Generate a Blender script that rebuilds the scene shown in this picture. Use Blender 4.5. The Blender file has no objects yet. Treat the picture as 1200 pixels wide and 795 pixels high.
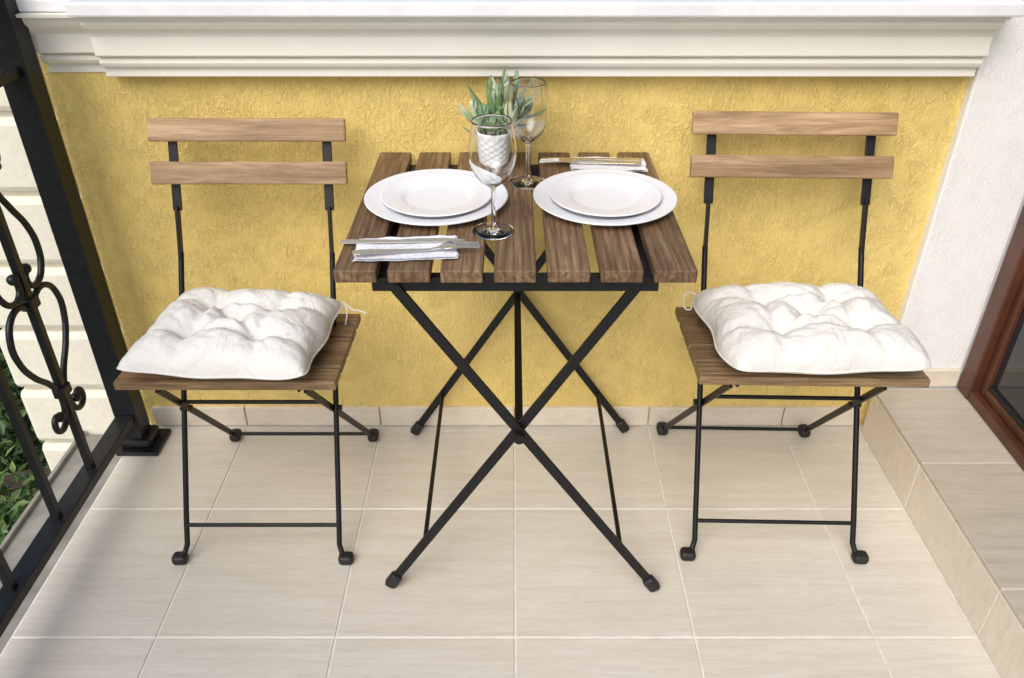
import bpy, bmesh, math, random
from mathutils import Vector, Matrix, Euler
from mathutils import noise as mn
random.seed(7)
S=bpy.context.scene
col=S.collection
R=math.radians

# ------------------------------------------------------------ helpers
def nt(name):
    m=bpy.data.materials.new(name); m.use_nodes=True
    n=m.node_tree; b=n.nodes["Principled BSDF"]
    return m,n,b
def N(n,t,**k):
    x=n.nodes.new(t)
    for a,v in k.items(): setattr(x,a,v)
    return x
def ramp(n,fac,stops):
    r=n.nodes.new('ShaderNodeValToRGB')
    e=r.color_ramp.elements
    while len(e)<len(stops): e.new(0.5)
    for i,(p,c) in enumerate(stops):
        e[i].position=p; e[i].color=(c[0],c[1],c[2],1)
    n.links.new(fac,r.inputs[0]); return r.outputs[0]
def coords(n,kind='Object',scale=(1,1,1),loc=(0,0,0)):
    t=n.nodes.new('ShaderNodeTexCoord'); m=n.nodes.new('ShaderNodeMapping')
    m.inputs['Scale'].default_value=scale; m.inputs['Location'].default_value=loc
    n.links.new(t.outputs[kind],m.inputs[0]); return m.outputs[0]
def noise(n,vec,scale,detail=4,rough=.55,dist=0):
    x=N(n,'ShaderNodeTexNoise'); x.inputs['Scale'].default_value=scale
    x.inputs['Detail'].default_value=detail; x.inputs['Roughness'].default_value=rough
    x.inputs['Distortion'].default_value=dist
    if vec: n.links.new(vec,x.inputs['Vector'])
    return x.outputs['Fac']
def bump(n,b,h,dist,strength=1.0,prev=None):
    x=N(n,'ShaderNodeBump'); x.inputs['Distance'].default_value=dist; x.inputs['Strength'].default_value=strength
    n.links.new(h,x.inputs['Height'])
    if prev: n.links.new(prev,x.inputs['Normal'])
    n.links.new(x.outputs[0],b.inputs['Normal']); return x.outputs[0]
def math_(n,op,a,b=None):
    x=N(n,'ShaderNodeMath',operation=op)
    for i,v in enumerate((a,b)):
        if v is None: continue
        if isinstance(v,(int,float)): x.inputs[i].default_value=v
        else: n.links.new(v,x.inputs[i])
    return x.outputs[0]
def mixc(n,fac,a,b,mode='MIX'):
    x=N(n,'ShaderNodeMix',data_type='RGBA',blend_type=mode)
    for i,v in ((0,fac),(6,a),(7,b)):
        if isinstance(v,(int,float)): x.inputs[i].default_value=v
        elif isinstance(v,tuple): x.inputs[i].default_value=(v[0],v[1],v[2],1)
        else: n.links.new(v,x.inputs[i])
    return x.outputs[2]

# ------------------------------------------------------------ materials
def m_simple(name,c,rough=.5,metal=0,nscale=None,bd=0,var=.12,spec=None):
    m,n,b=nt(name)
    b.inputs['Roughness'].default_value=rough; b.inputs['Metallic'].default_value=metal
    if spec is not None: b.inputs['Specular IOR Level'].default_value=spec
    v=coords(n); f=noise(n,v,nscale or 20)
    c1=tuple(x*(1-var) for x in c); c2=tuple(min(1,x*(1+var)) for x in c)
    n.links.new(ramp(n,f,[(.3,c1),(.7,c2)]),b.inputs['Base Color'])
    if bd: bump(n,b,f,bd)
    return m
def m_stucco(name,ca,cb,bd=.0028,str_=.75,dk=.20):
    m,n,b=nt(name); b.inputs['Roughness'].default_value=.95
    b.inputs['Specular IOR Level'].default_value=.12
    v=coords(n,'Object',(1,1,.5))
    v2=coords(n)
    n1=noise(n,v,125,3,.6,.8); n2=noise(n,v2,330,2,.5); big=noise(n,v2,1.7,4,.6)
    msk=noise(n,v2,26,3,.6)
    mk=ramp(n,msk,[(.34,(.35,.35,.35)),(.62,(1,1,1))])
    ridge=math_(n,'ABSOLUTE',math_(n,'SUBTRACT',n1,.5))
    ridge=math_(n,'MINIMUM',math_(n,'MULTIPLY',ridge,6),1)
    inv=math_(n,'SUBTRACT',1,ridge)
    crease=math_(n,'MULTIPLY',inv,mk)
    h=math_(n,'ADD',math_(n,'MULTIPLY',crease,-1.0),math_(n,'MULTIPLY',n2,.50))
    c=ramp(n,big,[(.3,ca),(.7,cb)])
    dark=tuple(x*.76 for x in ca)
    c=mixc(n,math_(n,'MULTIPLY',crease,dk),c,dark)
    st=noise(n,coords(n,'Object',(14,14,1.2)),1.0,4)
    c=mixc(n,math_(n,'MULTIPLY',math_(n,'MAXIMUM',math_(n,'SUBTRACT',st,.52),0),.7),c,tuple(x*.80 for x in ca))
    n.links.new(c,b.inputs['Base Color'])
    bump(n,b,h,bd,str_); return m
M_yellow=m_stucco('yellow_stucco',(.83,.62,.205),(.88,.685,.255))
M_white=m_stucco('white_stucco',(.86,.86,.86),(.89,.89,.885),.0016,.55,.08)
M_cream=m_simple('cream_moulding',(.87,.85,.77),.6,0,6,0,.025)
M_stone=m_simple('cream_render',(.80,.77,.66),.8,0,60,.001,.05)
M_iron=m_simple('black_iron',(.008,.009,.011),.36,0,90,.0004,.3,.35)
M_steel=m_simple('black_powdercoat',(.007,.007,.008),.42,0,300,.0002,.3,.3)
M_rubber=m_simple('black_plastic_foot',(.010,.010,.010),.55,0,50,0,.2)
M_frame=m_simple('brown_frame',(.085,.030,.016),.35,0,12,0,.25)
M_conc=m_simple('grey_flashing',(.26,.25,.22),.75,0,14,.001,.25)
M_ceram=m_simple('white_ceramic',(.80,.81,.845),.10,0,3,0,.01)
M_potm=m_simple('pot_ceramic',(.84,.84,.84),.5,0,3,0,.02,.3)
M_soil=m_simple('soil',(.05,.035,.025),.9,0,200,.002)
M_silver=m_simple('cutlery_steel',(.62,.61,.59),.22,1,30,0,.05)
M_houseinner=m_simple('house_render',(.80,.80,.78),.9,0,20,.001,.03)
def m_marble():
    m,n,b=nt('marble_cap'); b.inputs['Roughness'].default_value=.3
    v=coords(n); f=noise(n,v,5,8,.65,1.5)
    n.links.new(ramp(n,f,[(.35,(.74,.75,.79)),(.5,(.81,.81,.84)),(.62,(.85,.85,.87))]),b.inputs['Base Color']); return m
M_marble=m_marble()
def m_tile(name,ca,cb,cc,rough=.30):
    m,n,b=nt(name)
    at=N(n,'ShaderNodeAttribute',attribute_name='rnd')
    t=N(n,'ShaderNodeNewGeometry')
    ad=N(n,'ShaderNodeVectorMath',operation='MULTIPLY_ADD')
    n.links.new(at.outputs['Color'],ad.inputs[0]); ad.inputs[1].default_value=(7,9,5)
    n.links.new(t.outputs['Position'],ad.inputs[2])
    mp=N(n,'ShaderNodeMapping'); mp.inputs['Scale'].default_value=(4.5,60,30)
    n.links.new(ad.outputs[0],mp.inputs[0])
    f=noise(n,mp.outputs[0],1,8,.68,.7)
    mp2=N(n,'ShaderNodeMapping'); mp2.inputs['Scale'].default_value=(6,11,9)
    n.links.new(ad.outputs[0],mp2.inputs[0])
    g=noise(n,mp2.outputs[0],1,5,.65,.8)
    mp3=N(n,'ShaderNodeMapping'); mp3.inputs['Scale'].default_value=(26,230,30)
    n.links.new(ad.outputs[0],mp3.inputs[0])
    k=noise(n,mp3.outputs[0],1,3,.6,.3)
    c=ramp(n,f,[(.3,ca),(.5,cb),(.72,cc)])
    c=mixc(n,math_(n,'MULTIPLY',g,.45),c,ca)
    c=mixc(n,math_(n,'MULTIPLY',math_(n,'MAXIMUM',math_(n,'SUBTRACT',k,.50),0),1.6),c,tuple(x*.82 for x in ca))
    sc=math_(n,'ADD',.955,math_(n,'MULTIPLY',at.outputs['Fac'],.07))
    cm=N(n,'ShaderNodeVectorMath',operation='SCALE'); n.links.new(c,cm.inputs[0]); n.links.new(sc,cm.inputs[3])
    n.links.new(cm.outputs[0],b.inputs['Base Color'])
    rr=math_(n,'ADD',rough,math_(n,'MULTIPLY',f,.22)); n.links.new(rr,b.inputs['Roughness'])
    bump(n,b,f,.0006,.5)
    return m
M_tile=m_tile('floor_tile',(.58,.54,.465),(.655,.62,.55),(.715,.69,.635),.24)
M_tile3=m_tile('step_tile',(.43,.38,.31),(.52,.465,.385),(.59,.54,.46))
M_tile2=m_tile('skirting_tile',(.67,.59,.47),(.75,.68,.565),(.80,.74,.64))
M_grout=m_simple('grout',(.73,.71,.66),.9,0,40,.0006,.12)
def m_wood(name,ca,cb,cc,fine=2.6,lo=.55,hv=.62):
    m,n,b=nt(name)
    oi=N(n,'ShaderNodeObjectInfo')
    tc=N(n,'ShaderNodeTexCoord')
    off=N(n,'ShaderNodeVectorMath',operation='SCALE'); off.inputs[0].default_value=(13,7,5)
    n.links.new(oi.outputs['Random'],off.inputs[3])
    ad=N(n,'ShaderNodeVectorMath',operation='ADD'); n.links.new(tc.outputs['Object'],ad.inputs[0]); n.links.new(off.outputs[0],ad.inputs[1])
    mp=N(n,'ShaderNodeMapping'); mp.inputs['Scale'].default_value=(3.2,34,34); n.links.new(ad.outputs[0],mp.inputs[0])
    f=noise(n,mp.outputs[0],1,7,.62,2.2)
    mp3=N(n,'ShaderNodeMapping'); mp3.inputs['Scale'].default_value=(14,330,330); n.links.new(ad.outputs[0],mp3.inputs[0])
    g=noise(n,mp3.outputs[0],1,4,.65,.4)
    mp2=N(n,'ShaderNodeMapping'); mp2.inputs['Scale'].default_value=(7,14,14); n.links.new(ad.outputs[0],mp2.inputs[0])
    h=noise(n,mp2.outputs[0],1,4,.6)
    wv=N(n,'ShaderNodeTexWave'); wv.bands_direction='Y'; wv.inputs['Scale'].default_value=1; wv.inputs['Distortion'].default_value=9
    wv.inputs['Detail'].default_value=3; wv.inputs['Detail Scale'].default_value=.6
    mp4=N(n,'ShaderNodeMapping'); mp4.inputs['Scale'].default_value=(1.8,24,24); n.links.new(ad.outputs[0],mp4.inputs[0]); n.links.new(mp4.outputs[0],wv.inputs['Vector'])
    c=ramp(n,f,[(.30,ca),(.48,cb),(.68,cc)])
    c=mixc(n,math_(n,'MULTIPLY',math_(n,'POWER',wv.outputs['Fac'],3.0),.55),c,tuple(x*.85 for x in ca))
    c=mixc(n,math_(n,'MINIMUM',math_(n,'MULTIPLY',math_(n,'MAXIMUM',math_(n,'SUBTRACT',g,.46),0),fine*1.2),.85),c,tuple(x*.42 for x in ca))
    sc=math_(n,'ADD',math_(n,'ADD',lo,math_(n,'MULTIPLY',oi.outputs['Random'],.36)),math_(n,'MULTIPLY',h,hv))
    cm=N(n,'ShaderNodeVectorMath',operation='SCALE'); n.links.new(c,cm.inputs[0]); n.links.new(sc,cm.inputs[3])
    n.links.new(cm.outputs[0],b.inputs['Base Color'])
    b.inputs['Roughness'].default_value=.50; b.inputs['Specular IOR Level'].default_value=.35
    bump(n,b,g,.0009,.6)
    return m
M_woodD=m_wood('stained_acacia_table',(.085,.048,.024),(.175,.106,.056),(.28,.182,.104))
M_woodS=m_wood('stained_acacia_seat',(.12,.072,.034),(.23,.148,.077),(.33,.225,.128))
M_woodL=m_wood('stained_acacia_back',(.22,.135,.068),(.37,.242,.134),(.49,.34,.205),1.5,.62)
def m_cloth():
    m,n,b=nt('white_cotton'); b.inputs['Roughness'].default_value=.9
    b.inputs['Specular IOR Level'].default_value=.12
    v=coords(n)
    f=noise(n,v,16,4,.6,1.6); w=noise(n,v,900,1)
    n.links.new(ramp(n,f,[(.3,(.705,.695,.665)),(.7,(.745,.735,.71))]),b.inputs['Base Color'])
    p=bump(n,b,f,.009,.6); bump(n,b,w,.0006,.4,p); return m
M_cloth=m_cloth()
def m_napkin():
    m,n,b=nt('paper_napkin'); b.inputs['Roughness'].default_value=.9
    v=coords(n); x=N(n,'ShaderNodeTexVoronoi'); x.inputs['Scale'].default_value=110; n.links.new(v,x.inputs['Vector'])
    n.links.new(ramp(n,x.outputs['Distance'],[(.1,(.60,.62,.67)),(.5,(.78,.79,.83))]),b.inputs['Base Color'])
    bump(n,b,x.outputs['Distance'],.001,.8); return m
M_nap=m_napkin()
def m_glass():
    m=bpy.data.materials.new('clear_glass'); m.use_nodes=True; n=m.node_tree
    n.nodes.clear(); o=N(n,'ShaderNodeOutputMaterial')
    g=N(n,'ShaderNodeBsdfGlass'); g.inputs['Roughness'].default_value=0; g.inputs['IOR'].default_value=1.5; g.inputs[0].default_value=(.985,.99,.99,1)
    n.links.new(g.outputs[0],o.inputs[0]); return m
M_glass=m_glass()
def m_pane():
    m,n,b=nt('door_glass'); b.inputs['Base Color'].default_value=(.02,.024,.028,1); b.inputs['Roughness'].default_value=.04
    b.inputs['Specular IOR Level'].default_value=.6; return m
M_pane=m_pane()
def m_leaf(name,c,rough=.55,sc=30):
    m,n,b=nt(name); b.inputs['Roughness'].default_value=rough
    v=coords(n); f=noise(n,v,sc,3)
    n.links.new(ramp(n,f,[(.3,tuple(x*.6 for x in c)),(.7,tuple(min(1,x*1.35) for x in c))]),b.inputs['Base Color']); return m
M_l1=m_leaf('succulent_green',(.19,.30,.12)); M_l2=m_leaf('succulent_pale',(.50,.55,.40)); M_l3=m_leaf('succulent_blue',(.17,.28,.18))
M_sh=[m_leaf('shrub_a',(.07,.14,.03),.6,3),m_leaf('shrub_b',(.14,.22,.05),.6,3),m_leaf('shrub_c',(.04,.08,.025),.6,3)]
M_grass=m_simple('grass_ground',(.07,.10,.035),.95,0,3,.02,.4)

# ------------------------------------------------------------ mesh helpers
def empty(name,loc=(0,0,0),scale=1,rotz=0):
    e=bpy.data.objects.new(name,None); col.objects.link(e); e.location=loc
    e.scale=scale if isinstance(scale,tuple) else (scale,)*3
    e.rotation_euler=(0,0,rotz); e.empty_display_size=.1; return e
def obj(name,me,mat,parent=None,smooth=False):
    o=bpy.data.objects.new(name,me); col.objects.link(o)
    for m in (mat if isinstance(mat,list) else [mat]): me.materials.append(m)
    if parent: o.parent=parent
    if smooth:
        for p in me.polygons: p.use_smooth=True
    return o
def box(name,size,loc,mat,parent=None,bevel=.002,rot=None,seg=2):
    me=bpy.data.meshes.new(name); bm=bmesh.new(); bmesh.ops.create_cube(bm,size=1)
    for v in bm.verts: v.co=Vector((v.co.x*size[0],v.co.y*size[1],v.co.z*size[2]))
    if bevel: bmesh.ops.bevel(bm,geom=bm.edges[:],offset=bevel,segments=seg,profile=.5,affect='EDGES')
    bm.to_mesh(me); bm.free()
    o=obj(name,me,mat,parent); o.location=loc
    if rot is not None: o.rotation_euler=rot
    return o
def bb(name,x0,x1,y0,y1,z0,z1,mat,parent=None,bevel=.002):
    return box(name,(x1-x0,y1-y0,z1-z0),((x0+x1)/2,(y0+y1)/2,(z0+z1)/2),mat,parent,bevel)
def bar(name,a,b,w,t,mat,parent=None,up=(0,1,0),bevel=.0012):
    a=Vector(a);b=Vector(b); d=(b-a); L=d.length; x=d.normalized()
    y=Vector(up); y=(y-x*y.dot(x)).normalized(); z=x.cross(y)
    o=box(name,(L,t,w),(0,0,0),mat,parent,bevel)
    M=Matrix((x,y,z)).transposed().to_4x4(); M.translation=(a+b)/2
    o.matrix_local=M; return o
def tube(name,pts,r,mat,parent=None,smooth=False,res=4):
    c=bpy.data.curves.new(name,'CURVE'); c.dimensions='3D'; c.bevel_depth=r; c.bevel_resolution=res; c.use_fill_caps=True
    if smooth:
        s=c.splines.new('BEZIER'); s.bezier_points.add(len(pts)-1)
        for p,q in zip(s.bezier_points,pts):
            p.co=q; p.handle_left_type=p.handle_right_type='AUTO'
        s.resolution_u=10
    else:
        s=c.splines.new('POLY'); s.points.add(len(pts)-1)
        for p,q in zip(s.points,pts): p.co=(*q,1)
    c.materials.append(mat)
    o=bpy.data.objects.new(name,c); col.objects.link(o)
    if parent: o.parent=parent
    return o
def lathe(name,prof,mat,parent=None,seg=64,loc=(0,0,0),mod=None):
    bm=bmesh.new(); rings=[]
    for (r,z) in prof:
        if r<1e-6: rings.append([bm.verts.new((0,0,z))])
        else:
            ring=[]
            for i in range(seg):
                a=2*math.pi*i/seg; rr=r+(mod(a,z) if mod else 0)
                ring.append(bm.verts.new((rr*math.cos(a),rr*math.sin(a),z)))
            rings.append(ring)
    for A,B in zip(rings,rings[1:]):
        for i in range(seg):
            j=(i+1)%seg
            if len(A)==1 and len(B)==1: continue
            if len(A)==1: bm.faces.new((A[0],B[j],B[i]))
            elif len(B)==1: bm.faces.new((A[i],A[j],B[0]))
            else: bm.faces.new((A[i],A[j],B[j],B[i]))
    bmesh.ops.recalc_face_normals(bm,faces=bm.faces)
    me=bpy.data.meshes.new(name); bm.to_mesh(me); bm.free()
    o=obj(name,me,mat,parent,True); o.location=loc; return o
def smoothprof(pts,n=5):
    out=[]
    P=[pts[0]]+list(pts)+[pts[-1]]
    for i in range(1,len(P)-2):
        p0,p1,p2,p3=[Vector((*q,0)) for q in P[i-1:i+3]]
        for k in range(n):
            t=k/n
            q=.5*((2*p1)+(p2-p0)*t+(2*p0-5*p1+4*p2-p3)*t*t+(3*p1-p0-3*p2+p3)*t**3)
            out.append((max(0,q.x),q.y))
    out.append(pts[-1]); return out
def tiles(name,rects,mat,frame,parent=None,gap=.0034,bev=.0012,thick=.008):
    me=bpy.data.meshes.new(name); bm=bmesh.new(); lay=bm.loops.layers.float_color.new('rnd')
    for (a0,a1,b0,b1) in rects:
        g=gap/2; a0+=g;a1-=g;b0+=g;b1-=g
        c=(random.random(),random.random(),random.random(),1)
        def ring(i,h): return [bm.verts.new(frame(a,b,h)) for a,b in ((a0+i,b0+i),(a1-i,b0+i),(a1-i,b1-i),(a0+i,b1-i))]
        r0,r1,r2=ring(0,-thick),ring(0,-bev),ring(bev,0)
        fs=[bm.faces.new(r2)]
        for A,B in ((r0,r1),(r1,r2)):
            for i in range(4): fs.append(bm.faces.new((A[i],A[(i+1)%4],B[(i+1)%4],B[i])))
        for f in fs:
            for l in f.loops: l[lay]=c
    bmesh.ops.recalc_face_normals(bm,faces=bm.faces)
    bm.to_mesh(me); bm.free(); return obj(name,me,mat,parent)
def cuts(lo,hi,origin,s):
    k=math.ceil((lo-origin)/s+1e-4); xs=[lo]
    while origin+k*s<hi-1e-4: xs.append(origin+k*s); k+=1
    xs.append(hi); return list(zip(xs,xs[1:]))
def extrude_x(name,prof,x0,x1,mat,parent=None):
    bm=bmesh.new()
    A=[bm.verts.new((x0,y,z)) for y,z in prof]; B=[bm.verts.new((x1,y,z)) for y,z in prof]
    n=len(prof)
    for i in range(n): bm.faces.new((A[i],A[(i+1)%n],B[(i+1)%n],B[i]))
    bm.faces.new(A); bm.faces.new(B[::-1]); bmesh.ops.recalc_face_normals(bm,faces=bm.faces)
    me=bpy.data.meshes.new(name); bm.to_mesh(me); bm.free(); return obj(name,me,mat,parent)

T=.3333; OX=.006; OY=1.298
WY=1.595; SX=.863; SH=.135; LX=-.93; YF=-1.6
# ------------------------------------------------------------ balcony floor
fl=empty('balcony_floor')
bb('slab',LX-.002,2.2,YF,1.9,-.22,-.0022,M_grout,fl,0)
rects=[(a0,a1,b0,b1) for a0,a1 in cuts(LX,SX,OX,T) for b0,b1 in cuts(YF,1.586,OY,T)]
tiles('tiles',rects,M_tile,lambda a,b,h:(a,b,h),fl)
bb('edge_flashing',-1.09,LX-.004,YF,1.594,-.16,-.03,M_conc,fl,.004)
bb('flashing_lip',-1.088,-1.078,YF,1.594,-.03,-.018,M_conc,fl,.002)
# step (door threshold)
st=empty('door_step')
bb('step_core',SX+.0035,1.9,YF,1.566,-.005,SH-.0025,M_grout,st,0)
rects=[(a0,a1,b0,b1) for a0,a1 in [(SX,1.075)] for b0,b1 in cuts(YF,1.563,OY,T)]
tiles('step_tiles',rects,M_tile3,lambda a,b,h:(a,b,SH+h),st)
rects=[(b0,b1,0.001,SH-.009) for b0,b1 in cuts(YF,1.563,OY,T)]
tiles('riser_tiles',rects,M_tile2,lambda a,b,h:(SX+.001-h,a,b),st)
# skirting
sk=empty('skirting')
rects=[(a0,a1,0.001,.060) for a0,a1 in cuts(-.89,SX-.001,OX,T)]
tiles('skirting_tiles',rects,M_tile2,lambda a,b,h:(a,1.587-h,b),sk)
rects=[(.893,1.062,SH+.001,SH+.052)]
tiles('skirting_tiles_step',rects,M_tile2,lambda a,b,h:(a,1.566-h,b),sk)
# ------------------------------------------------------------ parapet wall
pw=empty('yellow_parapet_wall')
bb('wall_body',-.907,.890,WY,1.86,-.1,.9,M_yellow,pw,.003)
prof=[(1.86,.867),(1.562,.867),(1.560,.869),(1.560,.884),(1.553,.886),(1.549,.890),(1.546,.896),(1.547,.903),(1.551,.906),(1.540,.909),(1.537,.912),
 (1.5365,.945),(1.534,.950),(1.528,.957),(1.519,.962),(1.5135,.970),(1.512,.980),(1.500,.982),(1.499,.9875),(1.86,.9875)]
extrude_x('cornice',prof,-.768,.876,M_cream,pw)
prof2=[(y if y>1.8 else y+.016+.25*(y-1.5),z) for y,z in prof]
extrude_x('cornice_return',prof2,-.892,-.7685,M_cream,pw)
bb('marble_cap',-.775,.892,1.486,1.89,.988,1.013,M_marble,pw,.004)
bb('marble_cap_return',-.93,-.7755,1.53,1.89,.9885,1.011,M_marble,pw,.004)
pil=empty('stone_pilaster')
z=-3.3
bb('pilaster_core',-1.20,-.915,1.622,1.9,-3.3,.97,M_stone,pil,0)
h=.17; i=0
while z<.93:
    bb('block_%d'%i,-1.216,-.912,1.60,1.91,z+.006,min(z+h-.006,.97),M_stone,pil,.014); z+=h; i+=1
hw=empty('white_house_wall')
bb('corner_pier',.889,1.066,1.575,1.9,-.1,2.5,M_white,hw,.004)
bb('pier_flank',1.0665,1.9,1.5755,1.9,-.1,2.5,M_houseinner,hw,0)
bb('wall_over_door',1.075,1.3,YF,1.574,2.25,2.5,M_white,hw,.002)
bb('wall_end',1.075,1.3,YF,-.3,SH,2.25,M_white,hw,.002)
dr=empty('glass_door')
fx=1.062
bb('frame_post_far',fx,fx+.07,1.516,1.566,SH+.001,2.24,M_frame,dr,.003)
bb('frame_post_near',fx,fx+.07,-.3,-.235,SH+.001,2.24,M_frame,dr,.003)
bb('frame_sill',fx+.002,fx+.07,-.235,1.516,SH+.001,SH+.026,M_frame,dr,.003)
bb('frame_head',fx+.002,fx+.07,-.235,1.516,2.19,2.24,M_frame,dr,.003)
bb('sash_far',fx+.020,fx+.060,1.494,1.5155,SH+.027,2.189,M_frame,dr,.004)
bb('sash_mid',fx+.015,fx+.060,.58,.66,SH+.027,2.189,M_frame,dr,.004)
bb('sash_near',fx+.020,fx+.060,-.234,-.17,SH+.027,2.189,M_frame,dr,.004)
bb('sash_bottom',fx+.020,fx+.059,-.17,1.494,SH+.027,SH+.048,M_frame,dr,.004)
bb('glazing',fx+.032,fx+.040,-.17,1.494,SH+.048,2.19,M_pane,dr,0)
bb('gasket',fx+.026,fx+.0315,-.17,1.494,SH+.0485,SH+.058,M_rubber,dr,0)
# ------------------------------------------------------------ railing
rl=empty('wrought_iron_railing')
RX=-.905
bb('post',RX-.026,RX+.026,1.494,1.546,.012,1.12,M_iron,rl,.003)
bb('post_base',RX-.038,RX+.062,1.472,1.566,.001,.012,M_iron,rl,.003)
bb('post_collar',RX-.034,RX+.044,1.486,1.552,.0125,.038,M_iron,rl,.008)
bb('bottom_rail',RX-.02,RX+.02,YF,1.4935,.085,.108,M_iron,rl,.002)
bb('upper_rail',RX-.016,RX+.016,YF,1.4935,.885,.905,M_iron,rl,.002)
bb('handrail',RX-.03,RX+.03,YF,1.4935,1.03,1.06,M_iron,rl,.008)
ys=[1.315,1.165,.99,.84,.69,.54,.39,.24,.09,-.06,-.3,-.6,-.9,-1.2]
for k,y in enumerate(ys):
    bb('baluster_%d'%k,RX-.0075,RX+.0075,y-.0075,y+.0075,.108,.885,M_iron,rl,.001)
def scroll(y0,k):
    low=[(.004,.500),(.03,.522),(.065,.518),(.090,.482),(.088,.435),(.062,.385),(.028,.345),(.012,.312),(.014,.270),(.030,.245),(.050,.246),(.058,.264),(.047,.279),(.034,.270)]
    up=[(.022,.575),(.014,.558),(.022,.540),(.045,.536),(.070,.556),(.080,.595),(.070,.640),(.040,.690),(.016,.735),(.012,.770),(.028,.800),(.048,.798),(.054,.780),(.040,.768)]
    for s in (-1,1):
        for nm,P in (('low',low),('up',up)):
            tube('scroll_%d_%s_%d'%(k,nm,s),[(RX,y0+s*a,z) for a,z in P],.0062,M_iron,rl,True)
            for (a,z) in (P[-1],)+((P[0],) if nm=='up' else ()):
                me=bpy.data.meshes.new('curl_end'); bm=bmesh.new(); bmesh.ops.create_icosphere(bm,subdivisions=2,radius=.0110); bm.to_mesh(me); bm.free()
                o=obj('curl_end_%d'%k,me,M_iron,rl,True); o.location=(RX,y0+s*a,z)
    for z in (.312,.515,.745):
        bb('collar_%d'%k,RX-.012,RX+.012,y0-.016,y0+.016,z-.012,z+.012,M_iron,rl,.003)
scroll(1.315,0); scroll(.84,1); scroll(.39,2)

# ------------------------------------------------------------ table
tb=empty('folding_bistro_table',(0,0,0))
TZ=.716; TY0,TY1=1.062,1.572; sw=.0630; gp=(.540-7*sw)/6
for k in range(7):
    xc=.005-.270+sw/2+k*(sw+gp)
    o=box('slat_%d'%k,(TY1-TY0+random.uniform(-.002,.002),sw,.021),(xc,(TY0+TY1)/2,TZ-.0105),M_woodD,tb,.0024); o.rotation_euler=(0,0,R(90+random.uniform(-.15,.15)))
for y in (1.088,1.550):
    bb('rail_x',-.213,.223,y-.010,y+.010,TZ-.044,TZ-.0215,M_steel,tb,.001)
for x in (-.197,.207):
    bb('rail_y',x-.008,x+.008,1.0985,1.5395,TZ-.037,TZ-.0215,M_steel,tb,.001)
def leg(nm,a,b):
    bar(nm,a,b,.017,.007,M_steel,tb)
    a=Vector(a);b=Vector(b);d=(b-a).normalized()
    o=box(nm+'_foot',(.036,.020,.024),(0,0,0),M_rubber,tb,.007,seg=3)
    x=d; y=Vector((0,1,0)); z_=x.cross(y); M=Matrix((x,y,z_)).transposed().to_4x4(); M.translation=b-d*.006; o.matrix_local=M
for yA,yB,n_ in ((1.076,1.085,'front'),(1.566,1.557,'rear')):
    leg(n_+'_leg_a',(-.185,yA,TZ-.025),(.276,yA,.014))
    leg(n_+'_leg_b',(.200,yB,TZ-.025),(-.236,yB,.014))
bar('pivot_rod',(.012,1.068,.392),(.012,1.572,.392),.014,.014,M_steel,tb,up=(0,0,1))
tube('pivot_bolt',[(.012,1.063,.392),(.012,1.072,.392)],.010,M_steel,tb)
tube('cross_rod_l',[(-.166,1.085,.12),(-.166,1.557,.12)],.0045,M_steel,tb)
tube('cross_rod_r',[(.205,1.076,.12),(.205,1.566,.12)],.0045,M_steel,tb)

# ------------------------------------------------------------ chairs
def chair(cx,cy,s,rz=0,zt=(.779,.704)):
    c=empty('folding_chair',(cx,cy,0),s,rz)
    a=.155
    for sx in (-1,1):
        P=[(sx*(a+.012),-.204,.012),(sx*(a+.006),-.197,.016),(sx*a,-.186,.034),(sx*a,-.165,.075),(sx*.150,.095,.555)]
        tube('back_leg',P,.0055,M_steel,c)
        bar('upright_low',(sx*.150,.090,.545),(sx*.149,.125,.640),.016,.006,M_steel,c,up=(1,0,0))
        bar('upright_flat',(sx*.149,.124,.632),(sx*.149,.188,.795),.004,.018,M_steel,c,up=(1,0,0))
        o=box('front_foot',(.030,.026,.022),(sx*(a+.014),-.203,.0115),M_rubber,c,.008,seg=3)
        bar('seat_leg',(sx*.134,-.170,.413),(sx*.166,.180,.020),.013,.006,M_steel,c,up=(1,0,0))
        o=box('rear_foot',(.026,.034,.024),(sx*.168,.188,.0125),M_rubber,c,.009,seg=3)
        tube('hinge_bolt',[(sx*.140,-.047,.277),(sx*.163,-.047,.277)],.006,M_steel,c)
        bar('seat_rail',(sx*.125,-.180,.421),(sx*.125,.070,.402),.014,.006,M_steel,c,up=(1,0,0))
    tube('front_crossbar',[(-a,-.168,.070),(a,-.168,.070)],.0042,M_steel,c)
    tube('rear_crossbar',[(-.163,.167,.034),(.163,.167,.034)],.0042,M_steel,c)
    tube('under_rod',[(-.142,-.085,.320),(.142,-.085,.320)],.0042,M_steel,c)
    for k,(y0,y1) in enumerate([(-.194,-.144),(-.136,-.086),(-.078,-.026),(-.018,.022),(.038,.078)]):
        y=(y0+y1)/2; z_=.436-(y+.192)*.075
        box('seat_slat_%d'%k,(.392,y1-y0,.017),(0,y,z_),M_woodS,c,.003,rot=(R(-4),0,0))
    ang=R(-21.4)
    for k,zc in enumerate(zt):
        t=(zc-.632)/(.795-.632); y=.124+t*.064-.0150
        box('back_slat_%d'%k,(.378,.013,.043),(0,y,zc),M_woodL,c,.003,rot=(ang,0,0))
    return c
chair(-.507,1.350,1.0)
chair(.540,1.364,(1.035,1.035,1.008),R(-1.4))

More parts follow.
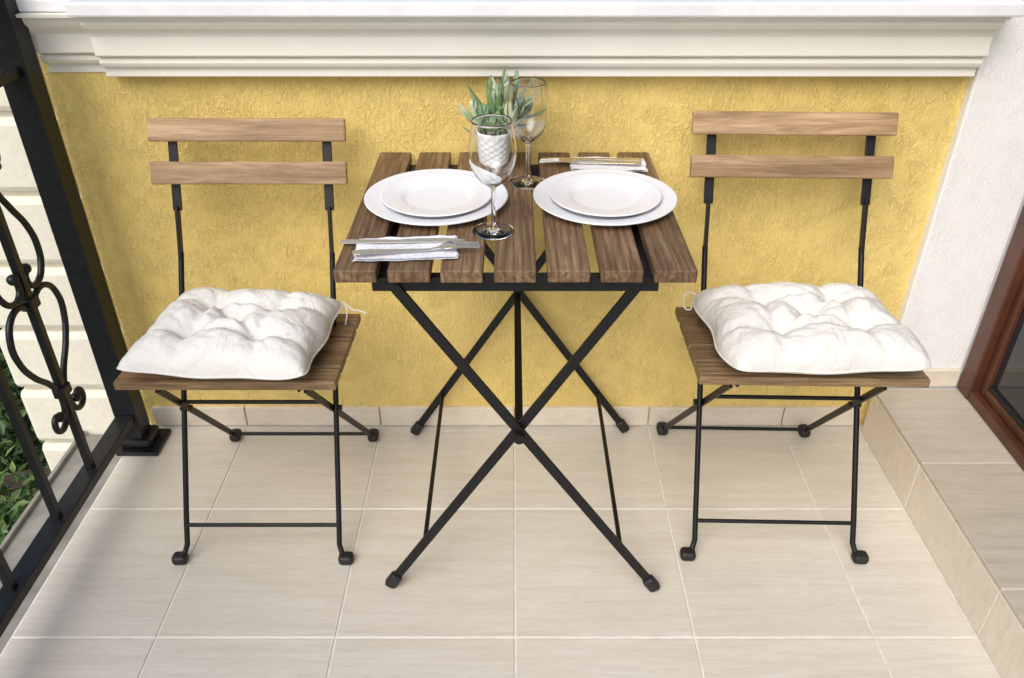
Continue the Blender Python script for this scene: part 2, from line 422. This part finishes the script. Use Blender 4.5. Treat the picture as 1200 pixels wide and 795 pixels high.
# ------------------------------------------------------------ cushions
def cushion(loc,w,d,t,rz,tilt,seed,shear=0,tuf=None):
    rnd=random.Random(seed); n=110
    ph=[rnd.uniform(0,6.28) for _ in tuf]; fr=[rnd.choice([5,6,7]) for _ in tuf]
    me=bpy.data.meshes.new('seat_cushion'); bm=bmesh.new()
    def out(u,v):
        k=1-.055*(1-v*v)*abs(u)**3; l=1-.055*(1-u*u)*abs(v)**3
        k+= .022*math.sin(v*6+seed)*abs(u)**4; l+=.022*math.sin(u*7+seed*2)*abs(v)**4
        c=(abs(u)*abs(v))**6*.07
        return u*w/2*(k-c),v*d/2*(l-c)
    segs=[]
    for i in range(len(tuf)):
        for j in range(i+1,len(tuf)):
            if math.hypot(tuf[i][0]-tuf[j][0],tuf[i][1]-tuf[j][1])<.85: segs.append((tuf[i],tuf[j],.30))
        a,b=tuf[i]
        sx=1 if a>0 else -1; sy=1 if b>0 else -1
        if abs(a)>.1: segs.append(((a,b),(sx*.95,b*1.1+rnd.uniform(-.1,.1)),.20))
        if abs(b)>.1: segs.append(((a,b),(a*1.1+rnd.uniform(-.1,.1),sy*.95),.20))
    def sd(u,v,A,B):
        ax,ay=A;bx,by=B; dx,dy=bx-ax,by-ay; L=dx*dx+dy*dy
        q=max(0,min(1,((u-ax)*dx+(v-ay)*dy)/L)); return math.hypot(u-ax-q*dx,v-ay-q*dy),q
    def hgt(u,v,top):
        e=(max(0,1-abs(u)**3.0)*max(0,1-abs(v)**3.0))**.5
        if not top: return -t*e*.28
        wu=u+.05*mn.noise(Vector((u*2.5,v*2.5,seed))); wv_=v+.05*mn.noise(Vector((u*2.5,v*2.5,seed+9)))
        h=t*e; dim=0
        for (a,b),p,f in zip(tuf,ph,fr):
            dx,dy=u-a,v-b; r=math.hypot(dx,dy)
            dim=max(dim,math.exp(-(r/.15)**1.1))
            an=math.atan2(dy,dx)
            c=math.cos(f*an+p+2.0*mn.noise(Vector((u*2,v*2,seed+3))))
            h+=-.0060*max(0,c)**5*math.exp(-((r-.17)/.16)**2)*e
        val=0
        for A,B,s in segs:
            dd,q=sd(wu,wv_,A,B); val=max(val,s*(1-.35*q)*math.exp(-(dd/.075)**1.4))
        h*=1-min(.85,.74*dim+val*(1-dim))
        h+=.007*mn.noise(Vector((u*2.6,v*2.6,seed)))*e+.003*mn.noise(Vector((u*8+v*3,v*8,seed)))*e
        rg=1-abs(mn.noise(Vector((u*4+v*2,v*5-u*2,seed+5))))*5
        h-=.0020*max(0,rg)*e
        h+=.0026*math.sin(26*u+seed+3*mn.noise(Vector((u*4,seed,0))))*abs(v)**7*e+.0026*math.sin(24*v+3*mn.noise(Vector((v*4,seed,1))))*abs(u)**7*e
        return h
    for top in (True,False):
        g=[]
        for i in range(n+1):
            row=[]
            for j in range(n+1):
                u=math.sin((-1+2*i/n)*math.pi/2*.92)/math.sin(math.pi/2*.92); v=math.sin((-1+2*j/n)*math.pi/2*.92)/math.sin(math.pi/2*.92)
                x,y=out(u,v); row.append(bm.verts.new((x+shear*y,y,hgt(u,v,top)+.010*u*u*v*v)))
            g.append(row)
        for i in range(n):
            for j in range(n):
                q=(g[i][j],g[i+1][j],g[i+1][j+1],g[i][j+1])
                bm.faces.new(q if top else q[::-1])
    bmesh.ops.remove_doubles(bm,verts=bm.verts,dist=.0002)
    bm.to_mesh(me); bm.free()
    root=empty('seat_cushion',loc,1,rz); root.rotation_euler=(tilt,0,rz)
    obj('cover',me,M_cloth,root,True)
    for a,b in tuf:
        x,y=out(a,b)
        lathe('button',[(0,.004),(.004,.003),(.006,0)],M_cloth,root,16,(x+shear*y,y,hgt(a,b,True)-.001))
    P=[]
    for k in range(4):
        for q in range(24):
            s=-1+2*q/24
            u,v=[(s,-1),(1,s),(-s,1),(-1,-s)][k]
            x,y=out(u,v); P.append((x+shear*y,y,.010*u*u*v*v))
    P.append(P[0]); tube('piping',P,.0022,M_cloth,root)
    return root
c1=cushion((-.508,1.268,.466),.338,.285,.070,R(-4),R(-3),1.3,0,[(-.40,-.36),(.36,-.40),(-.02,.02),(-.36,.38),(.40,.34)])
c2=cushion((.546,1.280,.470),.368,.292,.072,R(1.0),R(-3),4.1,-.03,[(-.38,-.38),(.40,-.34),(.03,.0),(-.40,.36),(.36,.40)])
tube('tie_string',[(.155,.13,.0),(.170,.137,.004),(.182,.130,.0),(.196,.134,-.005),(.212,.130,-.008)],.0014,M_cloth,c1,True)
tube('tie_string',[(.155,.13,.0),(.165,.137,.010),(.171,.13,.0),(.168,.12,-.03)],.0014,M_cloth,c1,True)
tube('tie_string',[(-.165,.135,.0),(-.185,.15,.012),(-.198,.14,.0),(-.19,.12,-.012),(-.18,.13,.004)],.0016,M_cloth,c2,True)

# ------------------------------------------------------------ tableware
def plate(name,x,y,z,R_,well,hh,parent=None):
    t=.0030
    up=[(0,t),(well*.9,t),(well,t+.0008),(well*1.09,t+hh*.45),(well*1.2,t+hh*.62),(R_*.975,t+hh),(R_*.995,t+hh+.0002),(R_,t+hh-.0012)]
    dn=[(R_*.985,hh),(well*1.22,hh*.5),(well*1.0,.001),(well*.85,0),(0,.0006)]
    return lathe(name,up+dn,M_ceram,parent,96,(x,y,z))
for x,y in ((-.131,1.316),(.161,1.316)):
    plate('dinner_plate',x,y,TZ+.0005,.1245,.082,.011)
    plate('side_plate',x+.001,y+.001,TZ+.0045,.0970,.056,.0105)
def wineglass(x,y):
    out=[(.0036,.014),(.0032,.045),(.0036,.072),(.009,.079),(.022,.090),(.032,.106),(.037,.126),(.0365,.146),(.033,.168),(.0308,.182)]
    inn=[(.0296,.182),(.0318,.168),(.0353,.146),(.0358,.126),(.0308,.107),(.0208,.0917),(.009,.0825),(0,.0805)]
    base=[(0,0),(.030,0),(.0335,.0008),(.0335,.0018),(.022,.0030),(.012,.0042),(.0055,.0075)]
    prof=base+smoothprof(out,4)+[(.0302,.1828)]+smoothprof(inn,4)
    return lathe('wine_glass',prof,M_glass,None,80,(x,y,TZ+.0006))
wineglass(-.030,1.196); wineglass(.028,1.405)

def flat(name,pts,th,mat,loc,rz,rx=0,bend=None):
    bm=bmesh.new(); vs=[bm.verts.new((x,y,0)) for x,y in pts]
    f=bm.faces.new(vs)
    r=bmesh.ops.extrude_face_region(bm,geom=[f])
    for v in r['geom']:
        if isinstance(v,bmesh.types.BMVert): v.co.z+=th
    bmesh.ops.triangulate(bm,faces=[f for f in bm.faces if len(f.verts)>4])
    if bend:
        for v in bm.verts: v.co.z+=bend(v.co.x)
    bmesh.ops.recalc_face_normals(bm,faces=bm.faces)
    me=bpy.data.meshes.new(name); bm.to_mesh(me); bm.free()
    o=obj(name,me,mat); o.location=loc; o.rotation_euler=(rx,0,rz)
    md=o.modifiers.new('b','BEVEL'); md.width=.0007; md.segments=2; md.limit_method='ANGLE'
    return o
def fork(loc,rz):
    up=[(-.098,.0),(-.096,.006),(-.085,.0085),(-.06,.007),(-.02,.004),(.02,.0028),(.034,.004),(.042,.010),(.052,.0115),(.095,.0105),(.098,.0095),(.096,.0075)]
    t=[(.060,.0065),(.060,.0045),(.097,.0042),(.099,.003),(.097,.0018),(.060,.0015)]
    half=up+t
    pts=half+[(x,-y) for x,y in half[::-1][:-1]]
    return flat('table_fork',pts,.0022,M_silver,loc,rz,0,lambda x: .004+.006*max(0,(x-.02)/.03 if x<.05 else 1-(x-.05)/.05*.8)*1.0 + (.002*math.cos((x+.1)*20)))
def knife(loc,rz):
    up=[(-.098,0),(-.096,.006),(-.088,.0075),(-.05,.0065),(-.005,.005),(.002,.007),(.03,.0095),(.07,.0095),(.09,.006),(.1,.0)]
    dn=[(.09,-.0035),(.03,-.004),(0,-.004),(-.05,-.0055),(-.088,-.0065),(-.096,-.005)]
    return flat('table_knife',up+dn,.0022,M_silver,loc,rz)
def napkin(loc,w,d,rz,seed):
    n=24; bm=bmesh.new()
    for layer,off in ((0,0),(1,.0022)):
        g=[]
        for i in range(n+1):
            row=[]
            for j in range(n+1):
                x=(-.5+i/n)*w*(1-.03*layer); y=(-.5+j/n)*d*(1-.04*layer)
                e=max(abs(-.5+i/n),abs(-.5+j/n))*2
                z=.0012+off+.0012*mn.noise(Vector((x*30,y*30,seed+layer)))+ .0020*e**6*(.5+mn.noise(Vector((x*40,y*40,seed))))
                row.append(bm.verts.new((x+.0012*math.sin(y*180),y+.0010*math.sin(x*160),z)))
            g.append(row)
        for i in range(n):
            for j in range(n): bm.faces.new((g[i][j],g[i+1][j],g[i+1][j+1],g[i][j+1]))
    me=bpy.data.meshes.new('paper_napkin'); bm.to_mesh(me); bm.free()
    o=obj('paper_napkin',me,M_nap,None,True); o.location=loc; o.rotation_euler=(0,0,rz)
napkin((-.163,1.128,TZ+.001),.158,.078,R(4),1)
knife((-.170,1.146,TZ+.0062),R(1)); fork((-.145,1.112,TZ+.0048),R(9))
napkin((.185,1.492,TZ+.001),.145,.070,R(-3),5)
knife((.155,1.512,TZ+.0062),R(178)); fork((.150,1.487,TZ+.0045),R(176))

# ------------------------------------------------------------ succulent in pot
pp=empty('potted_succulent',(-.033,1.490,TZ+.0005))
def pm(a,z):
    return .0010*math.cos(11*a+ (math.pi if int(z*1000/6.5)%2 else 0)) if .008<z<.066 else 0
prof=[(0,0),(.030,0),(.033,.003)]+[(.0345+.008*(k/18),.008+k*.0033) for k in range(18)]+[(.0435,.069),(.0440,.074),(.0425,.0755),(.040,.074),(.039,.062),(0,.061)]
lathe('pot',prof,M_potm,pp,132,(0,0,0),pm)
lathe('soil',[(.0385,.064),(.02,.067),(0,.066)],M_soil,pp,32)
def leaf_mesh(bm,base,az,el,L,W,curl,mi,rnd):
    d0=Vector((math.cos(az)*math.cos(el),math.sin(az)*math.cos(el),math.sin(el)))
    side=Vector((-math.sin(az),math.cos(az),0))
    n=7; rings=[]
    p=Vector(base); d=d0.copy()
    for i in range(n+1):
        t=i/n
        w=W*(math.sin(math.pi*min(1,(t*.86+.14)))**.75) if i<n else 0
        up=side.cross(d).normalized()
        th=w*.28
        if i<n:
            rings.append([bm.verts.new(p+side*w*math.cos(q)+up*th*(math.sin(q)+.25*abs(math.cos(q))*-1)) for q in [k*math.pi/4 for k in range(8)]])
        else: rings.append([bm.verts.new(p)])
        d=(Matrix.Rotation(curl/n,3,side)@d).normalized(); p=p+d*L/n
        if p.y>.060: p.y=.060
    for A,B in zip(rings,rings[1:]):
        for k in range(8):
            if len(B)==1: f=bm.faces.new((A[k],A[(k+1)%8],B[0]))
            else: f=bm.faces.new((A[k],A[(k+1)%8],B[(k+1)%8],B[k]))
            f.material_index=mi; f.smooth=True
    f=bm.faces.new(rings[0][::-1]); f.material_index=mi
bm=bmesh.new(); rn=random.Random(3)
def rosette(x,y,z,n,L,W,e0,e1,mats,tx=0,ty=0):
    for k in range(n):
        t=k/max(1,n-1)
        leaf_mesh(bm,(x+rn.uniform(-.002,.002),y+rn.uniform(-.002,.002),z),k*2.39996+rn.uniform(-.15,.15),R(e1+(e0-e1)*t+rn.uniform(-5,5)),
                  L*rn.uniform(.85,1.1)*(1-.25*t),W*rn.uniform(.85,1.15),-R(rn.uniform(15,40)),rn.choice(mats),rn)
rosette(.004,-.004,.088,18,.088,.0085,88,22,[0,1,0])
rosette(.026,.000,.116,12,.076,.0070,85,30,[1,2])
rosette(-.018,-.016,.080,18,.056,.0095,80,5,[0,2])
rosette(.028,-.020,.082,20,.062,.0105,80,0,[2,0,1])
rosette(-.004,-.026,.076,14,.042,.0075,75,0,[0,1])
rosette(-.030,.002,.078,14,.068,.0070,80,10,[2,1])
rosette(.046,-.002,.092,16,.062,.0095,80,5,[0,2,1])
for k in range(30):
    a=rn.uniform(0,6.28); r=rn.uniform(.01,.036)
    leaf_mesh(bm,(r*math.cos(a),r*math.sin(a),.064),a,R(rn.uniform(15,80)),rn.uniform(.02,.045),rn.uniform(.003,.006),-R(30),rn.choice([0,1,2]),rn)
bmesh.ops.recalc_face_normals(bm,faces=bm.faces)
me=bpy.data.meshes.new('leaves'); bm.to_mesh(me); bm.free(); obj('leaves',me,[M_l1,M_l2,M_l3],pp)
for x,y,z0 in ((.004,-.004,.090),(.026,.000,.118),(.046,-.002,.092),(.028,-.020,.084)):
    tube('stem',[(x*.5,y*.5,.062),(x,y,z0)],.0035,M_l1,pp)

# ------------------------------------------------------------ garden below
me=bpy.data.meshes.new('ground'); bm=bmesh.new(); bmesh.ops.create_grid(bm,x_segments=2,y_segments=2,size=150); bm.to_mesh(me); bm.free()
g=obj('ground',me,M_grass); g.location=(0,0,-3.3)
def shrub(name,c,rx,ry,h,n,seed):
    rr=random.Random(seed); bm=bmesh.new()
    cl=[(rr.gauss(0,.45),rr.gauss(0,.45),rr.uniform(.2,.9)) for _ in range(16)]
    for k in range(n):
        q=rr.choice(cl); p=Vector((rx*(q[0]+rr.gauss(0,.2)),ry*(q[1]+rr.gauss(0,.2)),h*(q[2]+rr.gauss(0,.14))))
        if p.z<.02: p.z=.05
        M=Euler((rr.uniform(-1,1),rr.uniform(-1,1),rr.uniform(0,6.28))).to_matrix(); s=rr.uniform(.03,.07)
        vs=[bm.verts.new(p+M@Vector(v)*s) for v in ((-1,0,0),(0,-.45,.1),(1,0,-.1),(0,.45,.1))]
        f=bm.faces.new(vs); f.material_index=rr.choice([0,0,1,1,2])
    me=bpy.data.meshes.new(name); bm.to_mesh(me); bm.free(); o=obj(name,me,M_sh); o.location=c
shrub('garden_shrub',(-4.3,5.2,-3.3),1.2,1.2,1.3,6200,1)
shrub('garden_shrub',(-5.2,7.4,-3.3),1.6,1.4,1.6,5200,2)
shrub('garden_shrub',(-3.3,3.6,-3.3),1.0,1.0,.9,5200,3)
shrub('garden_shrub',(-6.3,4.2,-3.3),1.3,1.3,1.3,4200,4)
fe=empty('garden_edging',(-3.5,4.5,-3.3),1,R(20))
box('sleeper',(2.2,.20,.5),(0,0,.25),m_simple('weathered_timber',(.10,.07,.05),.85,0,9,.003,.3),fe,.01)

# ------------------------------------------------------------ camera and light
cam=bpy.data.cameras.new('Camera'); co=bpy.data.objects.new('Camera',cam); col.objects.link(co)
co.location=(0,0,1.276); co.rotation_euler=(R(90-32.63),0,0)
cam.sensor_width=36; cam.lens=28.44; cam.clip_start=.01; cam.clip_end=500
S.camera=co
w=bpy.data.worlds.new('World'); S.world=w; w.use_nodes=True; n=w.node_tree
sky=n.nodes.new('ShaderNodeTexSky'); sky.sky_type='NISHITA'; sky.sun_disc=False
el=47; az=205
sky.sun_elevation=R(el); sky.sun_rotation=R(az); sky.air_density=1; sky.dust_density=4; sky.ozone_density=1.2
n.links.new(sky.outputs[0],n.nodes['Background'].inputs[0]); n.nodes['Background'].inputs[1].default_value=.15
sl=bpy.data.lights.new('Sun','SUN'); so=bpy.data.objects.new('Sun',sl); col.objects.link(so)
sl.energy=2.1; sl.angle=R(52); sl.color=(1,.985,.96)
d=Vector((math.sin(R(az))*math.cos(R(el)),math.cos(R(az))*math.cos(R(el)),math.sin(R(el))))
so.rotation_euler=d.to_track_quat('Z','Y').to_euler()
S.view_settings.view_transform='Standard'; S.view_settings.look='None'; S.view_settings.exposure=0; S.view_settings.gamma=1
